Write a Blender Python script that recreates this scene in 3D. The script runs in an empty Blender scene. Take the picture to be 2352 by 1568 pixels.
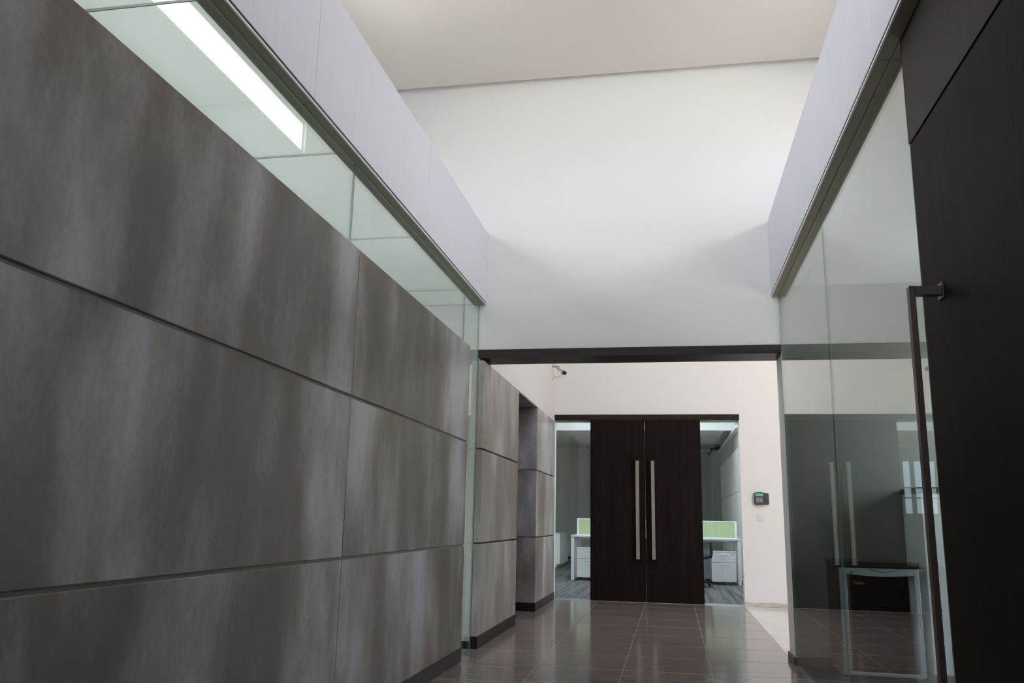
import bpy, bmesh, math, random
from mathutils import Vector, Matrix
random.seed(7)
SC = bpy.context.scene
COL = SC.collection
# ------------------------------------------------------------------ camera
CAM_POS = Vector((0, 0, 1.0))
YAW, PITCH, ROLL, FPX = -0.188608377, 0.208970784, 0.0203948576, 1926.13787
_f = Vector((math.sin(YAW)*math.cos(PITCH), math.cos(YAW)*math.cos(PITCH), math.sin(PITCH)))
_r0 = Vector((math.cos(YAW), -math.sin(YAW), 0)); _u0 = _r0.cross(_f)
_r = _r0*math.cos(ROLL) + _u0*math.sin(ROLL); _u = -_r0*math.sin(ROLL) + _u0*math.cos(ROLL)
cd = bpy.data.cameras.new('camera'); cam = bpy.data.objects.new('camera', cd); COL.objects.link(cam)
cd.sensor_fit = 'HORIZONTAL'; cd.sensor_width = 36; cd.lens = FPX/2352*36; cd.clip_start = .03; cd.clip_end = 200
m = Matrix((( _r.x, _u.x, -_f.x, 0), (_r.y, _u.y, -_f.y, 0), (_r.z, _u.z, -_f.z, 0), (0, 0, 0, 1))); m.translation = CAM_POS
cam.matrix_world = m
SC.camera = cam
# ------------------------------------------------------------------ sky, exposure
SKY = 10.8
w = bpy.data.worlds.new('sky'); SC.world = w; w.use_nodes = True
nt = w.node_tree; nt.nodes.clear()
tc = nt.nodes.new('ShaderNodeTexCoord'); sx = nt.nodes.new('ShaderNodeSeparateXYZ')
mr = nt.nodes.new('ShaderNodeMapRange'); mr.inputs['From Min'].default_value = -1; mr.inputs['From Max'].default_value = 1
cr = nt.nodes.new('ShaderNodeValToRGB'); bg = nt.nodes.new('ShaderNodeBackground'); wo = nt.nodes.new('ShaderNodeOutputWorld')
e = cr.color_ramp.elements
e[0].position = 0; e[0].color = (.86, .79, .72, 1)
e[1].position = 1; e[1].color = (.84, .88, 1.02, 1)
a = e.new(.47); a.color = (.88, .81, .74, 1)
b = e.new(.53); b.color = (.92, .94, 1.02, 1)
L = nt.links.new
L(tc.outputs['Generated'], sx.inputs[0]); L(sx.outputs['Z'], mr.inputs['Value']); L(mr.outputs[0], cr.inputs[0])
L(cr.outputs[0], bg.inputs[0]); L(bg.outputs[0], wo.inputs[0]); bg.inputs[1].default_value = SKY
SC.view_settings.view_transform = 'Standard'; SC.view_settings.look = 'None'
SC.view_settings.exposure = 0.0; SC.view_settings.gamma = 1; SC.view_settings.use_curve_mapping = False
SC.cycles.use_denoising = True
SC.cycles.max_bounces = 16; SC.cycles.diffuse_bounces = 8; SC.cycles.glossy_bounces = 6
SC.cycles.transparent_max_bounces = 24; SC.cycles.transmission_bounces = 8
SC.cycles.sample_clamp_indirect = 8


def portal(c, sx_, sy_, direction):
    """sky portal lying in a window opening, looking into the building"""
    ld = bpy.data.lights.new('sky_portal', 'AREA'); ld.shape = 'RECTANGLE'; ld.size = sx_; ld.size_y = sy_
    ld.cycles.is_portal = True
    o = bpy.data.objects.new('sky_portal', ld); COL.objects.link(o); o.location = c
    o.rotation_euler = Vector(direction).to_track_quat('-Z', 'Y').to_euler()
    return o


# ------------------------------------------------------------------ materials
def newmat(name):
    mt = bpy.data.materials.new(name); mt.use_nodes = True
    n = mt.node_tree; p = n.nodes['Principled BSDF']
    return mt, n, p


def plain(name, col, rough=.5, metal=0.0, spec=.5, bump=0.0, bscale=300, var=0.0, vscale=(2, 2, 2), emit=0):
    mt, n, p = newmat(name)
    p.inputs['Base Color'].default_value = (*col, 1); p.inputs['Roughness'].default_value = rough
    p.inputs['Metallic'].default_value = metal; p.inputs['Specular IOR Level'].default_value = spec
    t = n.nodes.new('ShaderNodeTexCoord')
    if var:
        mp = n.nodes.new('ShaderNodeMapping'); mp.inputs['Scale'].default_value = vscale
        nz = n.nodes.new('ShaderNodeTexNoise'); nz.inputs['Scale'].default_value = 1; nz.inputs['Detail'].default_value = 5
        rp = n.nodes.new('ShaderNodeValToRGB')
        rp.color_ramp.elements[0].position = .3; rp.color_ramp.elements[1].position = .7
        rp.color_ramp.elements[0].color = (*[c*(1-var) for c in col], 1); rp.color_ramp.elements[1].color = (*[min(1, c*(1+var)) for c in col], 1)
        n.links.new(t.outputs['Object'], mp.inputs[0]); n.links.new(mp.outputs[0], nz.inputs[0])
        n.links.new(nz.outputs[0], rp.inputs[0]); n.links.new(rp.outputs[0], p.inputs['Base Color'])
    if bump:
        nb = n.nodes.new('ShaderNodeTexNoise'); nb.inputs['Scale'].default_value = bscale; nb.inputs['Detail'].default_value = 3
        bp = n.nodes.new('ShaderNodeBump'); bp.inputs['Strength'].default_value = bump; bp.inputs['Distance'].default_value = .002
        n.links.new(t.outputs['Object'], nb.inputs[0]); n.links.new(nb.outputs[0], bp.inputs['Height']); n.links.new(bp.outputs[0], p.inputs['Normal'])
    if emit:
        p.inputs['Emission Color'].default_value = (*col, 1); p.inputs['Emission Strength'].default_value = emit
    return mt


def concrete_mat(name, tones):
    mt, n, p = newmat(name)
    N = n.nodes.new; l = n.links.new
    t = N('ShaderNodeTexCoord'); oi = N('ShaderNodeObjectInfo')
    off = N('ShaderNodeVectorMath'); off.operation = 'SCALE'; off.inputs[0].default_value = (13, 29, 7)
    l(oi.outputs['Random'], off.inputs['Scale'])
    ad = N('ShaderNodeVectorMath'); l(t.outputs['Object'], ad.inputs[0]); l(off.outputs[0], ad.inputs[1])

    def noise(scale, detail, rough=.55, dist=0.0):
        mp = N('ShaderNodeMapping'); mp.inputs['Scale'].default_value = scale
        nz = N('ShaderNodeTexNoise'); nz.inputs['Scale'].default_value = 1; nz.inputs['Detail'].default_value = detail
        nz.inputs['Roughness'].default_value = rough; nz.inputs['Distortion'].default_value = dist
        l(ad.outputs[0], mp.inputs[0]); l(mp.outputs[0], nz.inputs[0]); return nz
    big = noise((1.5, 1.5, .6), 3, .5, .1)         # broad cloudy patches drawn out downwards
    med = noise((3.6, 3.6, 1.6), 4, .55, .1)        # vertical smears
    fine = noise((40, 40, 26), 4, .7)              # fine mottle
    m1 = N('ShaderNodeMath'); m1.operation = 'MULTIPLY_ADD'; m1.inputs[1].default_value = .46
    l(med.outputs[0], m1.inputs[0]); l(big.outputs[0], m1.inputs[2])
    m2 = N('ShaderNodeMath'); m2.operation = 'MULTIPLY_ADD'; m2.inputs[1].default_value = .13
    l(fine.outputs[0], m2.inputs[0]); l(m1.outputs[0], m2.inputs[2])
    rp = N('ShaderNodeValToRGB'); e = rp.color_ramp.elements
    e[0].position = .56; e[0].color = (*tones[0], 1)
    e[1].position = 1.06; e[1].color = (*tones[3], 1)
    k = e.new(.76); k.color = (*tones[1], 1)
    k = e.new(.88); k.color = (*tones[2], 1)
    l(m2.outputs[0], rp.inputs[0]); l(rp.outputs[0], p.inputs['Base Color'])
    rr = N('ShaderNodeMapRange'); rr.inputs['To Min'].default_value = .5; rr.inputs['To Max'].default_value = .34
    l(big.outputs[0], rr.inputs['Value']); l(rr.outputs[0], p.inputs['Roughness'])
    bp = N('ShaderNodeBump'); bp.inputs['Strength'].default_value = .12; bp.inputs['Distance'].default_value = .003
    l(fine.outputs[0], bp.inputs['Height']); l(bp.outputs[0], p.inputs['Normal'])
    return mt


def tile_mat(name, c0, c1, c2, rough, scale):
    mt, n, p = newmat(name); N = n.nodes.new; l = n.links.new
    t = N('ShaderNodeTexCoord'); oi = N('ShaderNodeObjectInfo')
    off = N('ShaderNodeVectorMath'); off.operation = 'SCALE'; off.inputs[0].default_value = (17, 31, 3); l(oi.outputs['Random'], off.inputs['Scale'])
    ad = N('ShaderNodeVectorMath'); l(t.outputs['Object'], ad.inputs[0]); l(off.outputs[0], ad.inputs[1])
    mp = N('ShaderNodeMapping'); mp.inputs['Scale'].default_value = scale; l(ad.outputs[0], mp.inputs[0])
    nz = N('ShaderNodeTexNoise'); nz.inputs['Scale'].default_value = 1; nz.inputs['Detail'].default_value = 6; nz.inputs['Roughness'].default_value = .6
    l(mp.outputs[0], nz.inputs[0])
    rp = N('ShaderNodeValToRGB'); e = rp.color_ramp.elements; e[0].position = .3; e[0].color = (*c0, 1); e[1].position = .75; e[1].color = (*c2, 1)
    k = e.new(.5); k.color = (*c1, 1)
    l(nz.outputs[0], rp.inputs[0]); l(rp.outputs[0], p.inputs['Base Color']); p.inputs['Roughness'].default_value = rough
    return mt


def wood_mat(name, c0, c1, rough, spec=.5):
    mt, n, p = newmat(name); N = n.nodes.new; l = n.links.new
    t = N('ShaderNodeTexCoord'); mp = N('ShaderNodeMapping'); mp.inputs['Scale'].default_value = (160, 160, 2.2)
    nz = N('ShaderNodeTexNoise'); nz.inputs['Scale'].default_value = 1; nz.inputs['Detail'].default_value = 6; nz.inputs['Roughness'].default_value = .65
    mp2 = N('ShaderNodeMapping'); mp2.inputs['Scale'].default_value = (14, 14, .5)
    n2 = N('ShaderNodeTexNoise'); n2.inputs['Scale'].default_value = 1; n2.inputs['Detail'].default_value = 3
    l(t.outputs['Object'], mp.inputs[0]); l(mp.outputs[0], nz.inputs[0]); l(t.outputs['Object'], mp2.inputs[0]); l(mp2.outputs[0], n2.inputs[0])
    mx = N('ShaderNodeMath'); mx.operation = 'MULTIPLY_ADD'; mx.inputs[1].default_value = .5; l(n2.outputs[0], mx.inputs[0]); l(nz.outputs[0], mx.inputs[2])
    rp = N('ShaderNodeValToRGB'); e = rp.color_ramp.elements; e[0].position = .5; e[0].color = (*c0, 1); e[1].position = 1.0; e[1].color = (*c1, 1)
    l(mx.outputs[0], rp.inputs[0]); l(rp.outputs[0], p.inputs['Base Color']); p.inputs['Roughness'].default_value = rough
    p.inputs['Specular IOR Level'].default_value = spec
    bp = N('ShaderNodeBump'); bp.inputs['Strength'].default_value = .15; bp.inputs['Distance'].default_value = .001
    l(nz.outputs[0], bp.inputs['Height']); l(bp.outputs[0], p.inputs['Normal'])
    return mt


def glass_mat(name, tint, rough=0.0):
    """flat pane: tinted straight-through light plus Fresnel reflection on each face"""
    mt = bpy.data.materials.new(name); mt.use_nodes = True; n = mt.node_tree; n.nodes.clear(); N = n.nodes.new; l = n.links.new
    out = N('ShaderNodeOutputMaterial'); mix = N('ShaderNodeMixShader'); tr = N('ShaderNodeBsdfTransparent'); gl = N('ShaderNodeBsdfGlossy')
    g = N('ShaderNodeNewGeometry'); fr = N('ShaderNodeFresnel'); mr_ = N('ShaderNodeMapRange')
    mr_.inputs['To Min'].default_value = 1.5; mr_.inputs['To Max'].default_value = 1/1.5
    l(g.outputs['Backfacing'], mr_.inputs['Value']); l(mr_.outputs[0], fr.inputs['IOR'])
    tr.inputs[0].default_value = (*[c**.5 for c in tint], 1); gl.inputs['Roughness'].default_value = rough; gl.inputs['Color'].default_value = (1, 1, 1, 1)
    l(fr.outputs[0], mix.inputs[0]); l(tr.outputs[0], mix.inputs[1]); l(gl.outputs[0], mix.inputs[2]); l(mix.outputs[0], out.inputs[0])
    return mt


def carpet_mat():
    mt, n, p = newmat('striped_carpet'); N = n.nodes.new; l = n.links.new
    t = N('ShaderNodeTexCoord'); mp = N('ShaderNodeMapping'); mp.inputs['Scale'].default_value = (26, .35, 1)
    nz = N('ShaderNodeTexNoise'); nz.inputs['Scale'].default_value = 1; nz.inputs['Detail'].default_value = 3; nz.inputs['Roughness'].default_value = .7
    l(t.outputs['Object'], mp.inputs[0]); l(mp.outputs[0], nz.inputs[0])
    rp = N('ShaderNodeValToRGB'); e = rp.color_ramp.elements; e[0].position = .42; e[0].color = (.030, .031, .032, 1); e[1].position = .58; e[1].color = (.115, .12, .122, 1)
    l(nz.outputs[0], rp.inputs[0]); l(rp.outputs[0], p.inputs['Base Color']); p.inputs['Roughness'].default_value = .95
    return mt


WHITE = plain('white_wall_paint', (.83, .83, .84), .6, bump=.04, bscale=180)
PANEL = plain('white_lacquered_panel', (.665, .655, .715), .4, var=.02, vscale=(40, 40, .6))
CREAMWALL = plain('warm_white_paint', (.77, .752, .725), .6, bump=.04, bscale=180)
CEIL = plain('warm_white_ceiling', (.80, .755, .70), .7, bump=.03, bscale=150)
SOFF = plain('taupe_soffit_board', (.25, .225, .175), .55)
DARKGAP = plain('dark_groove', (.02, .02, .02), .9)
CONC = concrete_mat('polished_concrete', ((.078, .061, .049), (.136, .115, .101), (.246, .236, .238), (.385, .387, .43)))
CONC_LIT = concrete_mat('pale_lit_concrete', ((.21, .185, .16), (.30, .275, .25), (.41, .395, .385), (.60, .60, .60)))  # same concrete made lighter: the light on the columns is put into its colour
CONCGAP = plain('recessed_concrete_joint', (.20, .205, .205), .8)
TILE = tile_mat('brown_polished_tile', (.175, .144, .134), (.235, .197, .184), (.31, .266, .25), .13, (2.5, 42, 1))
CREAM = tile_mat('cream_marble_tile', (.60, .58, .53), (.68, .66, .62), (.72, .70, .66), .12, (3, 3, 3))
GROUT = plain('light_grout', (.40, .36, .32), .6, bump=.1)
GROUTC = plain('cream_grout', (.52, .50, .46), .8)
WENGE = wood_mat('dark_wenge_veneer', (.006, .0042, .0037), (.021, .0145, .0125), .5, .04)
WENGE2 = wood_mat('brown_wenge_veneer', (.016, .0105, .008), (.036, .025, .019), .5, .12)
BEAMW = plain('dark_stained_beam', (.026, .021, .024), .42, spec=.2, var=.3, vscale=(2, 60, 60))
SKIRT = plain('dark_skirting', (.014, .009, .0085), .35, spec=.25)
MARBLE = plain('beige_marble', (.55, .50, .44), .3, var=.2, vscale=(9, 9, 30))
GLASS = glass_mat('green_tinted_glass', (.84, .905, .855))
CLEAR = glass_mat('clear_window_glass', (.93, .97, .97))
GEDGE = plain('green_glass_edge', (.24, .33, .29), .3)
SILIC = plain('grey_silicone', (.05, .06, .06), .5)
ALU = plain('brushed_aluminium', (.55, .55, .54), .35, metal=1)
SATIN = plain('satin_beige_steel', (.30, .275, .24), .45, metal=.6)
BRONZE = plain('brown_bronze_metal', (.085, .066, .058), .38, metal=.55)
BLACK = plain('black_plastic', (.012, .012, .013), .4)
CHARC = plain('charcoal_plastic', (.035, .034, .038), .45)
LCD = plain('green_lcd', (.10, .36, .25), .3, emit=.25)
KEY = plain('grey_keys', (.45, .45, .43), .5)
WPLASTIC = plain('white_plastic', (.72, .72, .74), .35)
WLAM = plain('white_laminate', (.75, .76, .76), .4)
WMETAL = plain('white_powder_coat', (.74, .76, .77), .35)
LIME = plain('lime_green_fabric', (.40, .47, .27), .9, bump=.2, bscale=900, var=.06, vscale=(30, 30, 3))
GREYWALL = plain('grey_green_wall_paint', (.36, .37, .345), .7, var=.05, vscale=(3, 3, .2))
RGREY = plain('dark_grey_green_paint', (.30, .315, .30), .7)
OFFCEIL = plain('office_ceiling_board', (.64, .64, .62), .8)
CARPET = carpet_mat()
SILVER = plain('silver_door_frame', (.56, .61, .66), .3, metal=.3)
FRIDGEBLK = plain('black_fridge_shell', (.015, .014, .013), .3)
FRIDGEGL = glass_mat('smoked_fridge_glass', (.10, .08, .07))
GOLD = plain('gold_print', (.75, .52, .18), .4, metal=.6)
AMBER = plain('amber_shelf', (.25, .09, .03), .4)
BLACKFAB = plain('black_mesh_fabric', (.012, .012, .014), .8)


# ------------------------------------------------------------------ geometry helpers
class MB:
    def __init__(s):
        s.bm = bmesh.new()

    def box(s, x0, x1, y0, y1, z0, z1, bev=0.0, rot=None, c=None):
        r = bmesh.ops.create_cube(s.bm, size=1)
        vs = r['verts']
        for v in vs:
            v.co = Vector(((x0+x1)/2 + v.co.x*(x1-x0), (y0+y1)/2 + v.co.y*(y1-y0), (z0+z1)/2 + v.co.z*(z1-z0)))
        if bev:
            es = list({e for v in vs for e in v.link_edges})
            rb = bmesh.ops.bevel(s.bm, geom=es, offset=bev, segments=2 if bev > .004 else 1, affect='EDGES', profile=.5)
            vs = list({v for f in rb['faces'] for v in f.verts} | {v for v in vs if v.is_valid})
        if rot is not None:
            c = Vector(c) if c is not None else Vector(((x0+x1)/2, (y0+y1)/2, (z0+z1)/2))
            bmesh.ops.rotate(s.bm, verts=vs, cent=c, matrix=rot)
        return s

    def tube(s, pts, r, seg=12, caps=True):
        pts = [Vector(p) for p in pts]; rings = []
        rs = r if isinstance(r, (list, tuple)) else [r]*len(pts)
        up = None
        for i, p in enumerate(pts):
            d = (pts[min(i+1, len(pts)-1)] - pts[max(i-1, 0)]).normalized()
            if up is None:
                up = Vector((0, 0, 1)) if abs(d.z) < .9 else Vector((1, 0, 0))
            a_ = (up - d*up.dot(d)).normalized(); b_ = d.cross(a_); up = a_
            rings.append([s.bm.verts.new(p + (a_*math.cos(2*math.pi*k/seg) + b_*math.sin(2*math.pi*k/seg))*rs[i]) for k in range(seg)])
        for i in range(len(rings)-1):
            for k in range(seg):
                s.bm.faces.new((rings[i][k], rings[i][(k+1) % seg], rings[i+1][(k+1) % seg], rings[i+1][k]))
        if caps:
            s.bm.faces.new(rings[0][::-1]); s.bm.faces.new(rings[-1])
        return s

    def prism(s, prof, axis, a0, a1):
        """extrude a closed 2D outline along an axis"""
        def mk(p, t):
            if axis == 'y': return Vector((p[0], t, p[1]))
            if axis == 'x': return Vector((t, p[0], p[1]))
            return Vector((p[0], p[1], t))
        A = [s.bm.verts.new(mk(p, a0)) for p in prof]; B = [s.bm.verts.new(mk(p, a1)) for p in prof]
        n = len(prof)
        for i in range(n):
            s.bm.faces.new((A[i], A[(i+1) % n], B[(i+1) % n], B[i]))
        s.bm.faces.new(A[::-1]); s.bm.faces.new(B)
        return s

    def build(s, name, mat, parent=None, smooth=False, edge_mat=None, thin=None):
        bmesh.ops.recalc_face_normals(s.bm, faces=s.bm.faces[:])
        me = bpy.data.meshes.new(name); s.bm.to_mesh(me); s.bm.free(); me.materials.append(mat)
        if edge_mat:
            me.materials.append(edge_mat)
            for p in me.polygons:
                if abs(p.normal[thin]) < .5: p.material_index = 1
        if smooth:
            for p in me.polygons: p.use_smooth = True
        o = bpy.data.objects.new(name, me); COL.objects.link(o)
        if parent is not None: o.parent = parent
        return o


def box(name, mat, x0, x1, y0, y1, z0, z1, parent=None, bev=0.0):
    return MB().box(x0, x1, y0, y1, z0, z1, bev).build(name, mat, parent)


def struct(o):
    o['kind'] = 'structure'; return o


def thing(name, label, cat, loc=(0, 0, 0), rotz=0, group=None):
    o = bpy.data.objects.new(name, None); COL.objects.link(o); o.location = loc; o.rotation_euler = (0, 0, rotz)
    o.empty_display_size = .1
    o['label'] = label; o['category'] = cat
    if group: o['group'] = group
    return o


def pane(name, x0, x1, y0, y1, z0, z1, parent, mat=GLASS):
    d = [x1-x0, y1-y0, z1-z0]; ax = d.index(min(d))
    return MB().box(x0, x1, y0, y1, z0, z1).build(name, mat, parent, edge_mat=GEDGE, thin=ax)


def copy_tree(o, parent=None):
    c = o.copy(); COL.objects.link(c); c.parent = parent
    for ch in [k for k in bpy.data.objects if k.parent == o]: copy_tree(ch, c)
    return c


# ------------------------------------------------------------------ key planes (metres)
XC, XGL, XPL, XSL = -1.507, -1.577, -1.523, -1.632     # concrete face, left glass, left bulkhead face, soffit inner edge
XGR, XPR, XSR = .872, .813, .932
YE, YEB = 6.77, 7.075                                  # front and back of the portal wall
YD = 11.245                                            # double-door wall
ZS, ZP, ZCEIL, ZC = 2.784, 3.421, 4.815, 2.303          # soffit, parapet top, hall ceiling, concrete top
XOL, XOR = -2.6, 1.9                                   # outer clerestory walls
YB = -3.0

# ------------------------------------------------------------------ floor
floor = struct(MB().box(-2.75, 4.15, YB-.15, YD+.05, -.15, -.0012).build('floor', GROUT))
ys = [6.17 + .645*k for k in range(-14, 8)] + [YD-.002]
xs = [-1.59, -.95, -.35, .25, XGR]
tmesh = {}


def tile(nm, mat, x0, x1, y0, y1, g, bev, parent, gy=None):
    key = (round(x1-x0, 3), round(y1-y0, 3), mat.name)
    cx, cy = (x0+x1)/2, (y0+y1)/2
    if key not in tmesh:
        hx, hy = (x1-x0)/2-g, (y1-y0)/2-(gy or g)
        o = MB().box(-hx, hx, -hy, hy, -.006, 0, bev).build(nm, mat, parent); tmesh[key] = o.data
    else:
        o = bpy.data.objects.new(nm, tmesh[key]); COL.objects.link(o); o.parent = parent
    o.location = (cx, cy, 0)


for j in range(len(ys)-1):
    for i in range(len(xs)-1):
        tile('tile', TILE, xs[i], xs[i+1], ys[j], ys[j+1], .0016, .0005, floor, .0055)
tile('tile', TILE, -1.80, -1.5905, 8.455, 9.655, .0005, .0004, floor)
floor2 = struct(box('floor', GROUTC, XGR, 4.0, YEB, YD, -.0011, -.0006))
xc2 = [XGR+.002] + [XGR+.6*k for k in range(1, 6)] + [4.0]
yc2 = [YEB] + [v for v in ys if YEB+.05 < v < YD-.1] + [YD-.002]
for j in range(len(yc2)-1):
    for i in range(len(xc2)-1):
        tile('tile', CREAM, xc2[i], xc2[i+1], yc2[j], yc2[j+1], .0008, .0004, floor2)
struct(box('floor', plain('dark_room_floor', (.05, .045, .042), .25), XGR+.03, 3.0, 1.0, YE, -.0011, .001))
struct(box('floor', plain('grey_room_floor', (.45, .45, .44), .3), XOL, -1.6, YB, YE, -.0011, .001))

# ------------------------------------------------------------------ outer shell of the tall hall


def window_x(name, x0, x1, ya, yb, za, zb, joints, inward, tint=CLEAR, transom=None):
    """glazed opening in a wall that runs along y: an aluminium frame and its panes"""
    f = MB(); xm = (x0+x1)/2
    for (a0, a1, b0, b1) in ((ya, yb, za, za+.02), (ya, yb, zb-.02, zb), (ya, ya+.02, za+.02, zb-.02), (yb-.02, yb, za+.02, zb-.02)):
        f.box(xm-.03, xm+.03, a0, a1, b0, b1)
    if transom: f.box(xm-.03, xm+.03, ya+.02, yb-.02, *transom)
    fr = struct(f.build(name, WMETAL if transom else ALU))
    spans = [(za+.02, transom[0]), (transom[1], zb-.02)] if transom else [(za+.02, zb-.02)]
    ed = [ya+.02] + joints + [yb-.02]
    for i in range(len(ed)-1):
        for (p0, p1) in spans: MB().box(xm-.004, xm+.004, ed[i]+(.004 if i else 0), ed[i+1]-.004, p0, p1).build('pane', tint, fr)
    portal((xm + .09*inward, (ya+yb)/2, (za+zb)/2), zb-za, yb-ya, (inward, 0, 0)).rotation_euler = (
        Vector((inward, 0, 0)).to_track_quat('-Z', 'Y').to_euler())


def wall_with_opening_x(name, mat, x0, x1, y0, y1, z0, z1, ops):
    """wall along y with rectangular openings (ya, yb, za, zb), all sharing za, zb rows"""
    mb = MB(); ops = sorted(ops); y = y0
    for (ya, yb, za, zb) in ops:
        if ya > y: mb.box(x0, x1, y, ya, z0, z1)
        mb.box(x0, x1, ya, yb, z0, za); mb.box(x0, x1, ya, yb, zb, z1); y = yb
    if y < y1: mb.box(x0, x1, y, y1, z0, z1)
    return struct(mb.build(name, mat))


ZWB, ZWT = 3.595, 4.28
WL = (-.4, 5.35, ZWB, ZWT)
WLL = (5.6, 6.15, .6, 1.15)
WL2 = (7.6, 9.2, 3.72, 3.92)
wall_with_opening_x('wall_left', WHITE, XOL-.15, XOL, YB, YD, 0, 4.95, [WL, WLL, WL2])
window_x('window_1', XOL-.10, XOL, *WL, [.82, 1.95, 3.07, 4.2], 1, transom=(3.815, 3.885))
window_x('fill_window_10', XOL-.15, XOL, *WLL, [], 1)  # unseen low window, added to brighten the left side room
window_x('window_2', XOL-.15, XOL, *WL2, [8.6, 9.8], 1)
WR = (2.2, 6.1, 3.72, 4.26)
wall_with_opening_x('wall_right', WHITE, XOR, XOR+.15, YB, YE, 2.99, 4.95, [WR])
window_x('window_3', XOR, XOR+.15, *WR, [3.5, 4.8], -1)
struct(box('wall_right', CREAMWALL, 4.0, 4.15, YE, YD, 0, 4.95))
SB = (-.9, .3, 7.4, 8.6)  # skylight added out of view to light the hall beyond the portal
BW = (-1.4, .7, 3.45, 4.75)  # window opening added behind the camera as fill for the end wall
struct(MB().box(XOL-.15, BW[0], YB-.15, YB, 0, 4.95).box(BW[1], 3.15, YB-.15, YB, 0, 4.95).box(BW[0], BW[1], YB-.15, YB, 0, BW[2]).box(BW[0], BW[1], YB-.15, YB, BW[3], 4.95).build('wall_back', WHITE))
_b = MB().box(BW[0], BW[1], YB-.1, YB-.05, BW[2], BW[2]+.03).box(BW[0], BW[1], YB-.1, YB-.05, BW[3]-.03, BW[3])
for _x in (BW[0], (BW[0]+BW[1])/2-.015, BW[1]-.03): _b.box(_x, _x+.03, YB-.1, YB-.05, BW[2]+.03, BW[3]-.03)
_b = struct(_b.build('fill_window_7', ALU))
for _x in (0, 1): MB().box((BW[0]+.03, (BW[0]+BW[1])/2+.015)[_x], ((BW[0]+BW[1])/2-.015, BW[1]-.03)[_x], YB-.078, YB-.07, BW[2]+.03, BW[3]-.03).build('pane', CLEAR, _b)
portal(((BW[0]+BW[1])/2, YB+.01, (BW[2]+BW[3])/2), BW[1]-BW[0], BW[3]-BW[2], (0, 1, 0)).rotation_euler = (math.radians(90), 0, 0)
ce = struct(box('ceiling', CEIL, XOL-.15, XOR+.15, YB-.15, YE-.08, ZCEIL, 4.95))
struct(MB().box(XOL-.15, 4.15, YB-.15, SB[2], 4.95, 5.1).box(XOL-.15, 4.15, SB[3], YD+.2, 4.95, 5.1).box(XOL-.15, SB[0], SB[2], SB[3], 4.95, 5.1).box(SB[1], 4.15, SB[2], SB[3], 4.95, 5.1).build('ceiling', CEIL))
_b = MB().box(SB[0], SB[1], SB[2], SB[2]+.04, 5.0, 5.06).box(SB[0], SB[1], SB[3]-.04, SB[3], 5.0, 5.06).box(SB[0], SB[0]+.04, SB[2]+.04, SB[3]-.04, 5.0, 5.06).box(SB[1]-.04, SB[1], SB[2]+.04, SB[3]-.04, 5.0, 5.06)
_b = struct(_b.build('fill_window_4', ALU))
MB().box(SB[0]+.04, SB[1]-.04, SB[2]+.04, SB[3]-.04, 5.026, 5.034).build('pane', CLEAR, _b)
portal(((SB[0]+SB[1])/2, (SB[2]+SB[3])/2, 4.94), SB[1]-SB[0], SB[3]-SB[2], (0, 0, -1)).rotation_euler = (0, 0, 0)

# portal wall at the end of the corridor
pw = MB().box(XOL, XOR+.15, YE, YEB, 2.394, 4.95).box(XOL, XGL, YE, YEB, 0, 2.394).box(XGR, 3.0, YE, YEB, 0, 2.394)
struct(pw.build('wall_end', WHITE))
beam = struct(box('trim_1', BEAMW, XGL, XGR-.001, YE-.012, YEB+.004, 2.324, 2.3939, bev=.002))
# light trim on the jamb and its brown foot
struct(box('baseboard_right', plain('brown_stone_base', (.12, .085, .07), .3), XGR-.016, XGR+.030, YE-.014, YEB+.012, 0, .056, bev=.003))


# ------------------------------------------------------------------ bulkheads (parapets) over the glass
def bulkhead(side):
    s = -1 if side == 'left' else 1
    xf = XPL if s < 0 else XPR; xi = XSL if s < 0 else XSR
    core = struct(box('wall_'+side, WHITE, min(xf+s*.012, xi), max(xf+s*.012, xi), YB, YE, ZS+.022, ZP))
    seams = [YB, -2.15, -.37, 1.41, 3.19, 4.975, YE]
    for i in range(len(seams)-1):
        y0, y1 = seams[i] + (.0015 if i else 0), seams[i+1] - .0015
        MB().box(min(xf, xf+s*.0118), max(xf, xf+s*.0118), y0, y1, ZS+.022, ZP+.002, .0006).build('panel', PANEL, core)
        MB().box(min(xf+s*.008, xi), max(xf+s*.008, xi), y0, y1, ZS, ZS+.0115, .0006).build('soffit_board', SOFF, core)
    box('shadow_gap', DARKGAP, min(xf+s*.006, xi), max(xf+s*.006, xi), YB, YE-.002, ZS+.0117, ZS+.0218, core)
    box('edge_strip', WPLASTIC, min(xf-s*.0, xf+s*.0075), max(xf, xf+s*.0075), YB, YE-.002, ZS, ZS+.0095, core)


bulkhead('left'); bulkhead('right')

# ------------------------------------------------------------------ left glass screen and glass lid
gs = thing('glass_screen', 'long frameless green glass screen rising behind the big concrete wall', 'glass partition', (XGL-.006, 3.0, 0))
gy = [YB+.02, -.98, 1.43, 3.838, 6.247, YE-.002]
for i in range(len(gy)-1):
    pane('pane', -.006, .006, gy[i]-3+(.002 if i else 0), gy[i+1]-3-.002, .002, ZS-.002, gs)
for y in gy[1:-1]: MB().box(-.005, .005, y-3-.0019, y-3+.0019, .002, ZS-.002).build('silicone_joint', SILIC, gs)
lid = thing('glass_roof', 'flat green glass roof of the side room, seen through the glass above the concrete wall', 'glass roof', ((XSL+XOL)/2, 3.0, ZS+.002))
ly = [YB+.02, -2.75, -1.46, -.17, 1.12, 2.416, 3.71, 5.0, 6.29, YE-.002]
hx = (XSL-XOL)/2 - .002
for i in range(len(ly)-1):
    pane('pane', -hx, hx, ly[i]-3+(.003 if i else 0), ly[i+1]-3-.003, 0, .010, lid)
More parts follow.
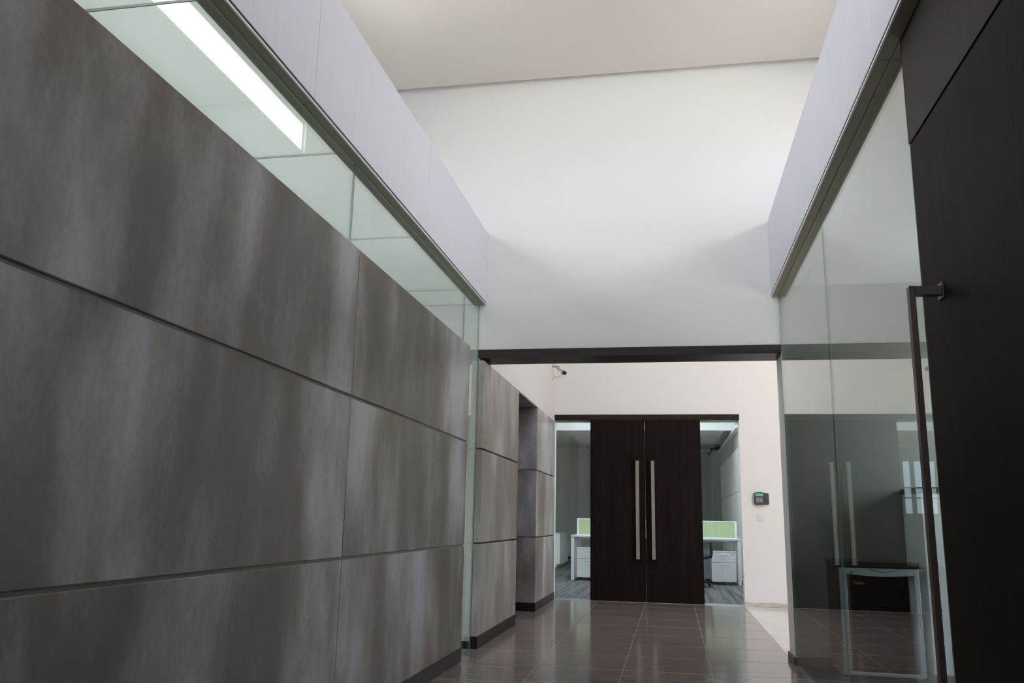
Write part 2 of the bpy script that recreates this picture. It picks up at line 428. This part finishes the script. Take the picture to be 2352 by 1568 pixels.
for y in ly[1:-1]: MB().box(-hx, hx, y-3-.0028, y-3+.0028, .001, .009).build('silicone_joint', SILIC, lid)
struct(box('baseboard_left', SKIRT, XOL, XGL-.014, YE-.012, YE-.0005, 0, .055))

# ------------------------------------------------------------------ big concrete wall on the left
rows = [(.092, .800), (.8135, 1.557), (1.5715, ZC)]


def concrete_wall(mat, y0, y1, xface, seams, depth, thick):
    t = struct(box('wall_left', CONCGAP, xface-depth, xface-thick, y0+.004, y1-.004, 0, rows[-1][1]-.01))
    ed = [y0] + seams + [y1]
    for (za, zb) in rows:
        for i in range(len(ed)-1):
            MB().box(xface-thick+.0003, xface, ed[i]+(.0018 if i else 0), ed[i+1]-(.0018 if i < len(ed)-2 else 0), za, zb, .003).build('panel', mat, t)
    return t


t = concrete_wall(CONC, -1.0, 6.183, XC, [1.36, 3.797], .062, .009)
struct(box('baseboard_left', SKIRT, XC-.06, XC+.004, -1.0, 6.187, 0, .0915, bev=.002))
struct(box('wall_left', WHITE, XGL-.10, XGL-.014, -1.0, 6.183, 0, ZC-.012))  # unseen white backing, added to bounce light into the left side room
# columns beyond the portal beam (same stone, its lit tone put into the colour), and white wall above
c1 = concrete_wall(CONC_LIT, YE-.002, 8.451, -1.525, [], .0515, .0514)
struct(box('baseboard_left', SKIRT, XGL+.0005, -1.520, YE-.007, 8.452, 0, .0915, bev=.002))
c2 = concrete_wall(CONC_LIT, 9.7025, YD-.004, -1.525, [], .0515, .0514)
struct(MB().box(-1.76, -1.520, 9.654, YD-.003, 0, .0915, .002).build('baseboard_left', SKIRT))
for (za, zb) in rows:
    MB().box(-1.76, -1.5253, 9.66, 9.7015, za, zb, .003).build('panel', CONC, c2)
MB().box(-1.76, -1.528, 8.453, 9.658, 2.287, 2.3055, .001).build('panel', CONC, c1)
up = MB().box(-1.80, -1.535, YEB, YD, 2.306, 3.02).box(-1.80, XGL, YEB, 8.45, 0, 2.306).box(-1.80, XGL, 9.702, YD, 0, 2.306)
struct(up.build('wall_left', CREAMWALL))
struct(box('ceiling', CREAMWALL, XOL, -1.80, YEB, YD, 2.9, 3.0))
d3 = thing('recessed_door', 'narrow dark door deep in the gap between the two concrete columns', 'door', (-1.775, 9.055, 0))
MB().box(-.015, .012, -.6, .6, .004, 2.284, .002).build('leaf', WENGE, d3)
MB().tube([(.013, -.5, 1.0), (.05, -.5, 1.0), (.05, -.38, 1.0)], .008).build('handle', SATIN, d3, True)

# ------------------------------------------------------------------ double-door wall
dw = MB().box(-1.80, .876, YD+.03, YD+.18, 2.322, 4.95).box(.876, 4.15, YD, YD+.18, 0, 4.95).box(XOL-.15, -1.80, YD, YD+.18, 0, 4.95)
dw.box(-1.80, .876, YD, YD+.03, 2.398, 4.95).box(-1.80, -1.535, YD, YD+.18, 0, 2.398)
struct(dw.build('wall_end', CREAMWALL))
struct(box('trim_2', WENGE2, -1.530, .884, YD-.022, YD+.028, 2.324, 2.398, bev=.002))
struct(box('trim_3', GEDGE, -1.525, .874, YD+.034, YD+.07, 2.300, 2.3218))
struct(box('baseboard_end', MARBLE, .876, 4.0, YD-.014, YD-.0005, 0, .052, bev=.002))
struct(box('trim_4', ALU, -1.53, .874, YD-.012, YD+.05, -.003, .003))
DOORY = YD - .02


def slab_door(label, x0, x1, hx0, hx1):
    t = thing('wenge_door', label, 'door', ((x0+x1)/2, DOORY, 0)); h = (x1-x0)/2 - .002
    MB().box(-h, h, 0, .042, .006, 2.3215, .002).build('leaf', WENGE, t)
    hc = (hx0+hx1)/2 - (x0+x1)/2; hw = (hx1-hx0)/2 - .006
    hd = MB().box(hc-hw, hc+hw, -.075, -.055, .535, 1.785, .002).build('handle', SATIN, t)
    for z in (.535, 1.755):
        MB().box(hc-hw, hc+hw, -.0552, -.0002, z, z+.03, .001).build('standoff', SATIN, hd)
    return t


slab_door('left leaf of the dark wenge double doors at the corridor end', -1.052, -.333, -.462, -.406)
slab_door('right leaf of the dark wenge double doors at the corridor end', -.333, .387, -.262, -.207)
for (nm, lab, x0, x1) in (('sidelight', 'clear green glass sidelight left of the double doors, beside the far column', -1.524, -.34),
                          ('sidelight', 'clear green glass sidelight right of the double doors, beside the white wall', -.33, .872)):
    t = thing(nm, lab, 'glass panel', ((x0+x1)/2, YD+.055, 0)); h = (x1-x0)/2
    pane('pane', -h, h, -.005, .005, .004, 2.2995, t)
    MB().box(-h, h, -.009, .009, .0032, .016).build('floor_channel', ALU, t)

# keypad reader and switch on the white wall
t = thing('keypad_reader', 'black keypad card reader with green screen on the white wall', 'keypad', (1.121, YD, 1.32))
MB().box(-.088, .09, -.018, -.0005, -.072, .072, .006).build('back_plate', CHARC, t)
pf = [(-.09, -.045), (-.09, .03), (-.082, .075), (-.04, .082), (.0, .082), (.035, .074), (.05, .06), (.05, -.058), (.03, -.074), (-.01, -.079), (-.07, -.077), (-.085, -.07)]
MB().prism(pf, 'y', -.052, -.0182).build('housing', CHARC, t)
MB().box(.0505, .091, -.034, -.0182, -.066, .066, .004).build('card_slot', plain('dark_grey_plastic', (.05, .048, .052), .5), t)
MB().box(-.062, .018, -.0545, -.0522, .030, .066, .001).build('screen', LCD, t)
MB().box(-.08, -.073, -.0535, -.0522, .035, .062).build('indicator_lamp', KEY, t)
for r in range(4):
    for c in range(4):
        x = -.057 + c*.0205; z = .006 - r*.0155
        MB().box(x-.0065, x+.0065, -.0555, -.0522, z-.0052, z+.0052, .001).build('key', KEY, t)
t = thing('light_switch', 'small square white switch on the wall just below the keypad', 'switch', (1.108, YD, 1.09))
MB().box(-.047, .047, -.010, -.0005, -.048, .048, .003).build('plate', WPLASTIC, t)
MB().box(-.030, .030, -.014, -.0102, -.030, .030, .002).build('rocker', WPLASTIC, t)

# bullet camera on the wall corner
t = thing('security_camera', 'white bullet security camera on the white wall corner above the far column', 'camera', (-1.535, 10.95, 2.90))
MB().prism([(-.045, -.06), (.045, -.06), (.045, .06), (-.045, .06)], 'x', .0005, .018).build('wall_plate', WPLASTIC, t)
MB().tube([(.018, 0, -.03), (.05, -.01, -.035), (.11, -.03, -.03), (.135, -.04, -.012), (.13, -.04, .012)], [.018, .013, .012, .012, .011]).build('arm', WPLASTIC, t, True)
d = Vector((.115, -.12, -.085)).normalized()
rotm = d.to_track_quat('Y', 'Z').to_matrix()
c0 = Vector((.125, -.035, .045))
MB().tube([c0 - d*.09, c0 - d*.085, c0 + d*.06, c0 + d*.065], [.02, .025, .025, .023], 16).build('body', WPLASTIC, t, True)
MB().tube([c0 + d*.0655, c0 + d*.095], [.027, .027], 16).build('lens_ring', BLACK, t, True)
MB().box(-.03, .03, -.10, .085, .027, .032, .001, rotm, (0, 0, 0)).build('sunshield', WPLASTIC, t).location = c0
MB().box(.0, .10, -.02, .02, .098, .122, .003, Matrix.Rotation(math.radians(8), 3, 'Y')).build('junction_box', plain('grey_plastic', (.35, .34, .34), .5), t)

# ------------------------------------------------------------------ right glass, wooden pivot door
gs2 = thing('glass_screen', 'frameless green glass screen on the right, in front of the small fridge', 'glass partition', (XGR+.006, 5.0, 0))
for (a0, b0) in ((3.036, 4.7985), (4.8005, YE-.016)):
    pane('pane', -.006, .002, a0-5, b0-5, .002, ZS-.002, gs2)
MB().box(-.0055, .0015, 4.7986-5, 4.8004-5, .002, ZS-.002).build('silicone_joint', SILIC, gs2)
t = thing('pivot_door', 'near black wood pivot door at the right edge with a long bronze bar handle', 'door', (XGR, 2.45, 0))
MB().box(0, .05, -.6, .578, .006, 2.350, .002).build('leaf', WENGE, t)
hd = MB().box(-.102, -.0835, .363, .396, .30, 1.767, .0015).build('handle', BRONZE, t)
for z in (.30, 1.736):
    MB().box(-.0833, -.0055, .365, .394, z, z+.030, .001).build('standoff', BRONZE, hd)
    MB().box(-.0053, -.0003, .352, .407, z-.012, z+.042, .001).build('rosette', BRONZE, hd)
t = thing('transom_panel', 'dark brown wood panel over the pivot door, right up to the soffit', 'panel', (XGR, 2.45, 2.357))
MB().box(0, .05, -.6, .598, .003, ZS-2.357-.001, .001).build('board', WENGE2, t)
struct(box('wall_right', WENGE, XGR, XGR+.06, YB, 1.848, 0, ZS-.001))
# side room on the right
struct(MB().box(XSR+.001, 3.15, YB, YE, 2.87, 2.99).build('ceiling', plain('grey_room_ceiling', (.52, .56, .58), .8)))
wall_with_opening_x('wall_right', RGREY, 3.0, 3.15, 1.0, YE, 0, 2.87, [(5.0, 6.5, .9, 2.3)])
window_x('fill_window_8', 3.0, 3.15, 5.0, 6.5, .9, 2.3, [5.75], -1)  # window put in out of view to brighten this side room
struct(box('wall_back', GREYWALL, XGR+.06, 3.0, .9, 1.0, 0, 2.87))
struct(box('wall_end', RGREY, XGR+.014, 2.999, YE-.012, YE-.0005, 0, 2.869))
struct(box('baseboard_end', SKIRT, XGR+.014, 2.999, YE-.024, YE-.0125, 0, .06))

# small display fridge behind the glass
t = thing('display_fridge', 'small black fridge with silver framed smoked glass door behind the right glass', 'fridge', (1.352, 6.15, 0))
W, D_ = .25, .50
sh = MB().box(-W, -W+.03, .04, D_, .03, .733).box(W-.03, W, .04, D_, .03, .733).box(-W+.03, W-.03, D_-.03, D_, .03, .733)
sh.box(-W+.03, W-.03, .04, D_-.03, .03, .07).box(-W+.03, W-.03, .04, D_-.03, .70, .733)
sh.build('shell', FRIDGEBLK, t)
MB().box(-W-.006, W+.006, -.005, D_+.005, .7335, .770, .004).build('worktop', FRIDGEBLK, t)
z0, z1 = .045, .728
fr = MB().box(-W, -W+.045, 0, .036, z0, z1, .004).box(W-.03, W, 0, .036, z0, z1, .004).box(-W+.045, W-.03, 0, .036, z0, z0+.022, .003)
# top rail bows downwards in the middle
prof = [(-W+.045, z1), (W-.03, z1), (W-.03, z1-.04)] + [(-W+.045+(2*W-.075)*(1-k/10), z1-.04-.012*math.sin(math.pi*k/10)) for k in range(1, 10)] + [(-W+.045, z1-.04)]
fr.prism(prof, 'y', 0.0, .036)
dr = fr.build('door', SILVER, t)
MB().box(-W+.046, W-.031, .012, .020, z0+.023, z1-.03).build('glazing', FRIDGEGL, dr)
MB().tube([(-.06+.19*k/12, -.0015, .7265-.022*math.sin(math.pi*k/12)) for k in range(13)], .0016, 6).build('grip', CHARC, dr, True)
MB().tube([(-.175, -.004, .7), (-.175, 0, .7)], .007).build('lock', BLACK, dr)
fc = bpy.data.curves.new('logo', 'FONT'); fc.body = 'Haier'; fc.size = .030; fc.extrude = .0004; fc.materials.append(GOLD)
_t = bpy.data.objects.new('logo', fc); COL.objects.link(_t)
bpy.context.view_layer.update()
lm = bpy.data.meshes.new_from_object(_t.evaluated_get(bpy.context.evaluated_depsgraph_get())); bpy.data.objects.remove(_t)
lo = bpy.data.objects.new('logo', lm); COL.objects.link(lo); lo.parent = dr; lo.rotation_euler = (math.pi/2, 0, 0); lo.location = (-.165, .0112, .622)
for z in (.25, .45, .6):
    MB().box(-W+.031, W-.031, .06, D_-.035, z, z+.006).build('shelf', AMBER, t)
for x in (-.2, .2):
    for y in (.08, .44):
        MB().tube([(x, y, 0), (x, y, .0298)], .015).build('foot', BLACK, t)

t = thing('storage_cabinet', 'white cabinet with dark top beside the small fridge, glimpsed past the bronze bar handle', 'cabinet', (2.08, 6.5, 0))
MB().box(-.40, .40, -.21, .24, .05, 1.235, .002).build('body', WLAM, t)
MB().box(-.38, .38, -.18, .23, 0, .0498).build('plinth', SKIRT, t)
MB().box(-.41, .41, -.235, .245, 1.2353, 1.275, .002).build('top_board', WENGE2, t)
for (xa, xb, xk) in ((-.398, -.0015, -.05), (.0015, .398, .05)):
    dd = MB().box(xa, xb, -.23, -.2102, .055, 1.228, .002).build('door', WLAM, t)
    MB().tube([(xk, -.2302, .75), (xk, -.25, .75)], .010).build('knob', CHARC, dd, True)

# ------------------------------------------------------------------ office beyond the double doors
OY1 = 22.4
struct(box('floor', CARPET, -7.0, 1.27, YD+.05, OY1, -.15, -.001))
wb = MB(); WX0, WX1, WZ0, WZ1 = -6.4, -3.86, 1.3, 2.65
wb.box(-7.0, WX0, OY1, OY1+.2, 0, 4.3).box(WX0, WX1, OY1, OY1+.2, 0, WZ0).box(WX0, WX1, OY1, OY1+.2, WZ1, 4.3).box(WX1, 1.42, OY1, OY1+.2, 0, 4.3)
struct(wb.build('wall_back', GREYWALL))
fm = MB()
for (a0, a1, b0, b1) in ((WX0, WX1, WZ0, WZ0+.04), (WX0, WX1, WZ1-.04, WZ1), (WX0, WX0+.05, WZ0+.04, WZ1-.04), (WX1-.05, WX1, WZ0+.04, WZ1-.04), (-4.75, -4.65, WZ0+.04, WZ1-.04), (-4.17, -4.07, WZ0+.04, WZ1-.04), (-5.6, -5.5, WZ0+.04, WZ1-.04)):
    fm.box(a0, a1, OY1+.03, OY1+.09, b0, b1)
for z in (1.70, 1.95):
    for (a0, a1) in ((WX0+.05, -5.6), (-5.5, -4.75), (-4.65, -4.17), (-4.07, WX1-.05)):
        fm.box(a0, a1, OY1+.035, OY1+.085, z, z+.03)
wf = struct(fm.build('window_5', plain('grey_window_frame', (.30, .27, .25), .5)))
MB().box(WX0+.05, WX1-.05, OY1+.056, OY1+.064, WZ0+.04, WZ1-.04).build('pane', glass_mat('solar_tinted_glass', (.065, .078, .088)), wf)
portal(((WX0+WX1)/2, OY1-.02, (WZ0+WZ1)/2), WX1-WX0, WZ1-WZ0, (0, -1, 0)).rotation_euler = (math.radians(-90), 0, 0)
wall_with_opening_x('wall_left', GREYWALL, -7.15, -7.0, YD+.18, OY1+.2, 0, 4.3, [(13.5, 18.5, 1.2, 2.1)])
window_x('fill_window_9', -7.15, -7.0, 13.5, 18.5, 1.2, 2.1, [15.2, 16.9], 1)  # unseen window added to bring more light into the rear of the office
struct(box('wall_front', GREYWALL, -7.0, XOL-.15, YD+.05, YD+.18, 0, 4.3))
# right office wall: white panels with a joint, grey band above
ow = struct(box('wall_right', GREYWALL, 1.27, 1.42, YD+.18, OY1+.2, 0, 4.3))
pe = [YD+.19, 14.0, 16.6, 19.2, OY1-.01]
for i in range(4):
    for (za, zb) in ((.08, 1.593), (1.607, 2.42)):
        MB().box(1.252, 1.2698, pe[i]+.003, pe[i+1]-.003, za, zb, .002).build('panel', WLAM, ow)
struct(box('trim_5', WPLASTIC, 1.19, 1.268, 16.0, OY1-.01, 2.74, 2.80))
struct(box('baseboard_back', SKIRT, -7.0, 1.25, OY1-.015, OY1-.0005, 0, .09))
# ceiling: well with skylight in front, lower board ceiling behind
SK = (-1.8, .95, 12.5, 16.0)
oc = MB().box(-7.15, SK[0], YD+.18, 17.3, 4.1, 4.3).box(SK[1], 1.42, YD+.18, 17.3, 4.1, 4.3).box(SK[0], SK[1], YD+.18, SK[2], 4.1, 4.3).box(SK[0], SK[1], SK[3], 17.3, 4.1, 4.3)
struct(oc.build('ceiling', WHITE))
sk = MB()
for (a0, a1, b0, b1) in ((SK[0], SK[1], SK[2], SK[2]+.05), (SK[0], SK[1], SK[3]-.05, SK[3]), (SK[0], SK[0]+.05, SK[2]+.05, SK[3]-.05), (SK[1]-.05, SK[1], SK[2]+.05, SK[3]-.05)):
    sk.box(a0, a1, b0, b1, 4.2, 4.26)
sf = struct(sk.build('window_6', ALU))
MB().box(SK[0]+.05, SK[1]-.05, SK[2]+.05, SK[3]-.05, 4.226, 4.234).build('pane', CLEAR, sf)
portal(((SK[0]+SK[1])/2, (SK[2]+SK[3])/2, 4.09), SK[1]-SK[0], SK[3]-SK[2], (0, 0, -1)).rotation_euler = (0, 0, 0)
struct(box('wall_front', WHITE, -7.0, 1.269, 17.2, 17.3, 2.82, 4.1))
struct(box('ceiling', OFFCEIL, -7.0, 1.269, 17.3, OY1, 2.93, 3.03))
struct(box('ceiling', OFFCEIL, -2.1, 1.05, 17.301, OY1-.001, 2.82, 2.9295))
t = thing('dome_camera', 'small black camera hanging from the office ceiling, seen through the right sidelight', 'camera', (1.0, 21.4, 2.82))
MB().tube([(0, 0, -.0005), (0, 0, -.02)], .04).build('mount', BLACK, t)
MB().tube([(0, 0, -.02), (-.02, -.02, -.10), (-.06, -.1, -.13)], .018).build('stem', BLACK, t, True)
MB().tube([(-.05, -.1, -.13), (-.075, -.16, -.15), (-.085, -.19, -.155)], [.03, .03, .024]).build('body', BLACK, t, True)

# --- desks, screens, pedestals
DF = 14.9


def desk(label, x0, x1, y0, y1, leg_at, group=None):
    t = thing('bench_desk', label, 'desk', ((x0+x1)/2, (y0+y1)/2, 0), group=group)
    hx, hy = (x1-x0)/2, (y1-y0)/2
    MB().box(-hx+.002, hx-.002, -hy, hy, .728, .756, .002).build('desktop', WLAM, t)
    for s in leg_at:
        xa = s*(hx-.032)
        for yy in (-hy+.03, hy-.035):
            MB().box(xa-.026, xa+.026, yy-.026, yy+.026, 0, .7275, .003).build('leg', WMETAL, t)
        MB().box(xa-.02, xa+.02, -hy+.0565, hy-.0615, .69, .7275).build('side_rail', WMETAL, t)
    MB().box(-hx+.06, hx-.06, -.02, .02, .69, .7275).build('cross_beam', WMETAL, t)
    return t


desk('white office desk seen through the left sidelight, front row', -1.735, -.31, DF, DF+.62, (-1, 1))
desk('white office desk seen through the right sidelight, front row', -.31, 1.13, DF, DF+.62, (1,))
desk('white office desk of the back row, behind the left green screen', -1.735, -.31, DF+.68, DF+1.3, (-1, 1))
desk('white office desk of the back row, behind the right green screen', -.31, 1.13, DF+.68, DF+1.3, (1,))


def screen(label, x0, x1):
    t = thing('desk_screen', label, 'screen', ((x0+x1)/2, DF+.65, .70)); h = (x1-x0)/2
    f = MB().box(-h, -h+.035, -.014, .014, 0, .345, .002).box(h-.035, h, -.014, .014, 0, .345, .002).box(-h+.035, h-.035, -.014, .014, .328, .345, .002).box(-h+.035, h-.035, -.014, .014, .05, .065)
    f.build('frame', WMETAL, t)
    MB().box(-h+.0352, h-.0352, -.010, .010, .0652, .3278, .001).build('fabric_panel', LIME, t)


screen('lime green desk screen seen through the left sidelight', -1.695, -.33)
screen('lime green desk screen seen through the right sidelight', -.29, 1.115)


def pedestal(label, x, y, rz=0):
    t = thing('drawer_pedestal', label, 'drawers', (x, y, 0), rz)
    MB().box(-.2, .2, .02, .52, .05, .53, .002).build('carcass', WLAM, t)
    MB().box(-.203, .203, -.002, .523, .5303, .552, .002).build('top_board', WLAM, t)
    for (za, zb, zh) in ((.365, .527, .492), (.052, .358, .328)):
        dd = MB().box(-.199, .199, .0, .0195, za, zb, .002).build('drawer', WLAM, t)
        MB().tube([(-.06, 0, zh), (-.06, -.022, zh), (-.05, -.026, zh-.004), (.05, -.026, zh-.004), (.06, -.022, zh), (.06, 0, zh)], .005, 8).build('pull', ALU, dd, True)
    MB().tube([(.155, -.003, .498), (.155, -.0001, .498)], .009).build('lock', BLACK, t)
    for xx in (-.16, .16):
        for yy in (.07, .46):
            MB().tube([(xx-.012, yy, .024), (xx+.012, yy, .024)], .024, 12).build('castor', BLACK, t, True)
    return t


pedestal('white two drawer pedestal under the left front desk', -1.43, DF+.03)
pedestal('white two drawer pedestal under the right front desk', .842, DF+.03)
pedestal('white two drawer pedestal under the right back desk, seen past the chair', .45, DF+1.25, math.pi)
# storage cabinet by the back wall
t = thing('storage_cabinet', 'low white storage cabinet on the carpet at the far left of the office', 'cabinet', (-2.62, 19.6, 0))
MB().box(-.2, .17, -.75, .75, .06, .70, .003).build('body', WLAM, t)
MB().box(-.2, .12, -.75, .70, 0, .0598).build('plinth', WLAM, t)
MB().box(-.205, .185, -.76, .76, .7003, .722, .002).build('top_board', WLAM, t)
for (ya, yb) in ((-.748, -.003), (.003, .748)):
    dd = MB().box(.1702, .186, ya, yb, .062, .698, .002).build('door', WLAM, t)
    MB().tube([(.1862, yb-.08, .62), (.2, yb-.08, .62)], .012).build('knob', CHARC, dd, True)

# office chair, half hidden behind the right door leaf
t = thing('office_chair', 'black swivel office chair with armrests, half hidden behind the right door leaf', 'chair', (.30, 14.35, 0), math.radians(-12))
MB().box(-.24, .24, -.24, .24, .43, .50, .03).build('seat', BLACKFAB, t)
bk = MB()
bk.prism([(-.20, .56), (.20, .56), (.235, .66), (.235, .80), (.19, .90), (-.19, .90), (-.235, .80), (-.235, .66)], 'y', -.27, -.23)
bk.build('backrest', BLACKFAB, t)
MB().box(-.03, .03, -.285, -.265, .44, .70, .004).build('back_post', BLACK, t)
for s in (-1, 1):
    MB().tube([(s*.24, .02, .46), (s*.31, .02, .47), (s*.325, .0, .53), (s*.325, -.02, .62), (s*.32, -.06, .69), (s*.31, .0, .705), (s*.31, .18, .705)], [.018, .02, .022, .022, .024, .026, .022]).build('armrest', BLACK, t, True)
MB().tube([(0, 0, .10), (0, 0, .43)], .03).build('gas_lift', BLACK, t, True)
for k in range(5):
    a_ = k*2*math.pi/5 + .5
    lg = MB().tube([(0, 0, .10), (.15*math.cos(a_), .15*math.sin(a_), .095), (.29*math.cos(a_), .29*math.sin(a_), .065)], [.03, .022, .016]).build('leg', BLACK, t, True)
    MB().tube([(.29*math.cos(a_)-.018, .29*math.sin(a_), .028), (.29*math.cos(a_)+.018, .29*math.sin(a_), .028)], .028, 12).build('castor', BLACK, lg, True)
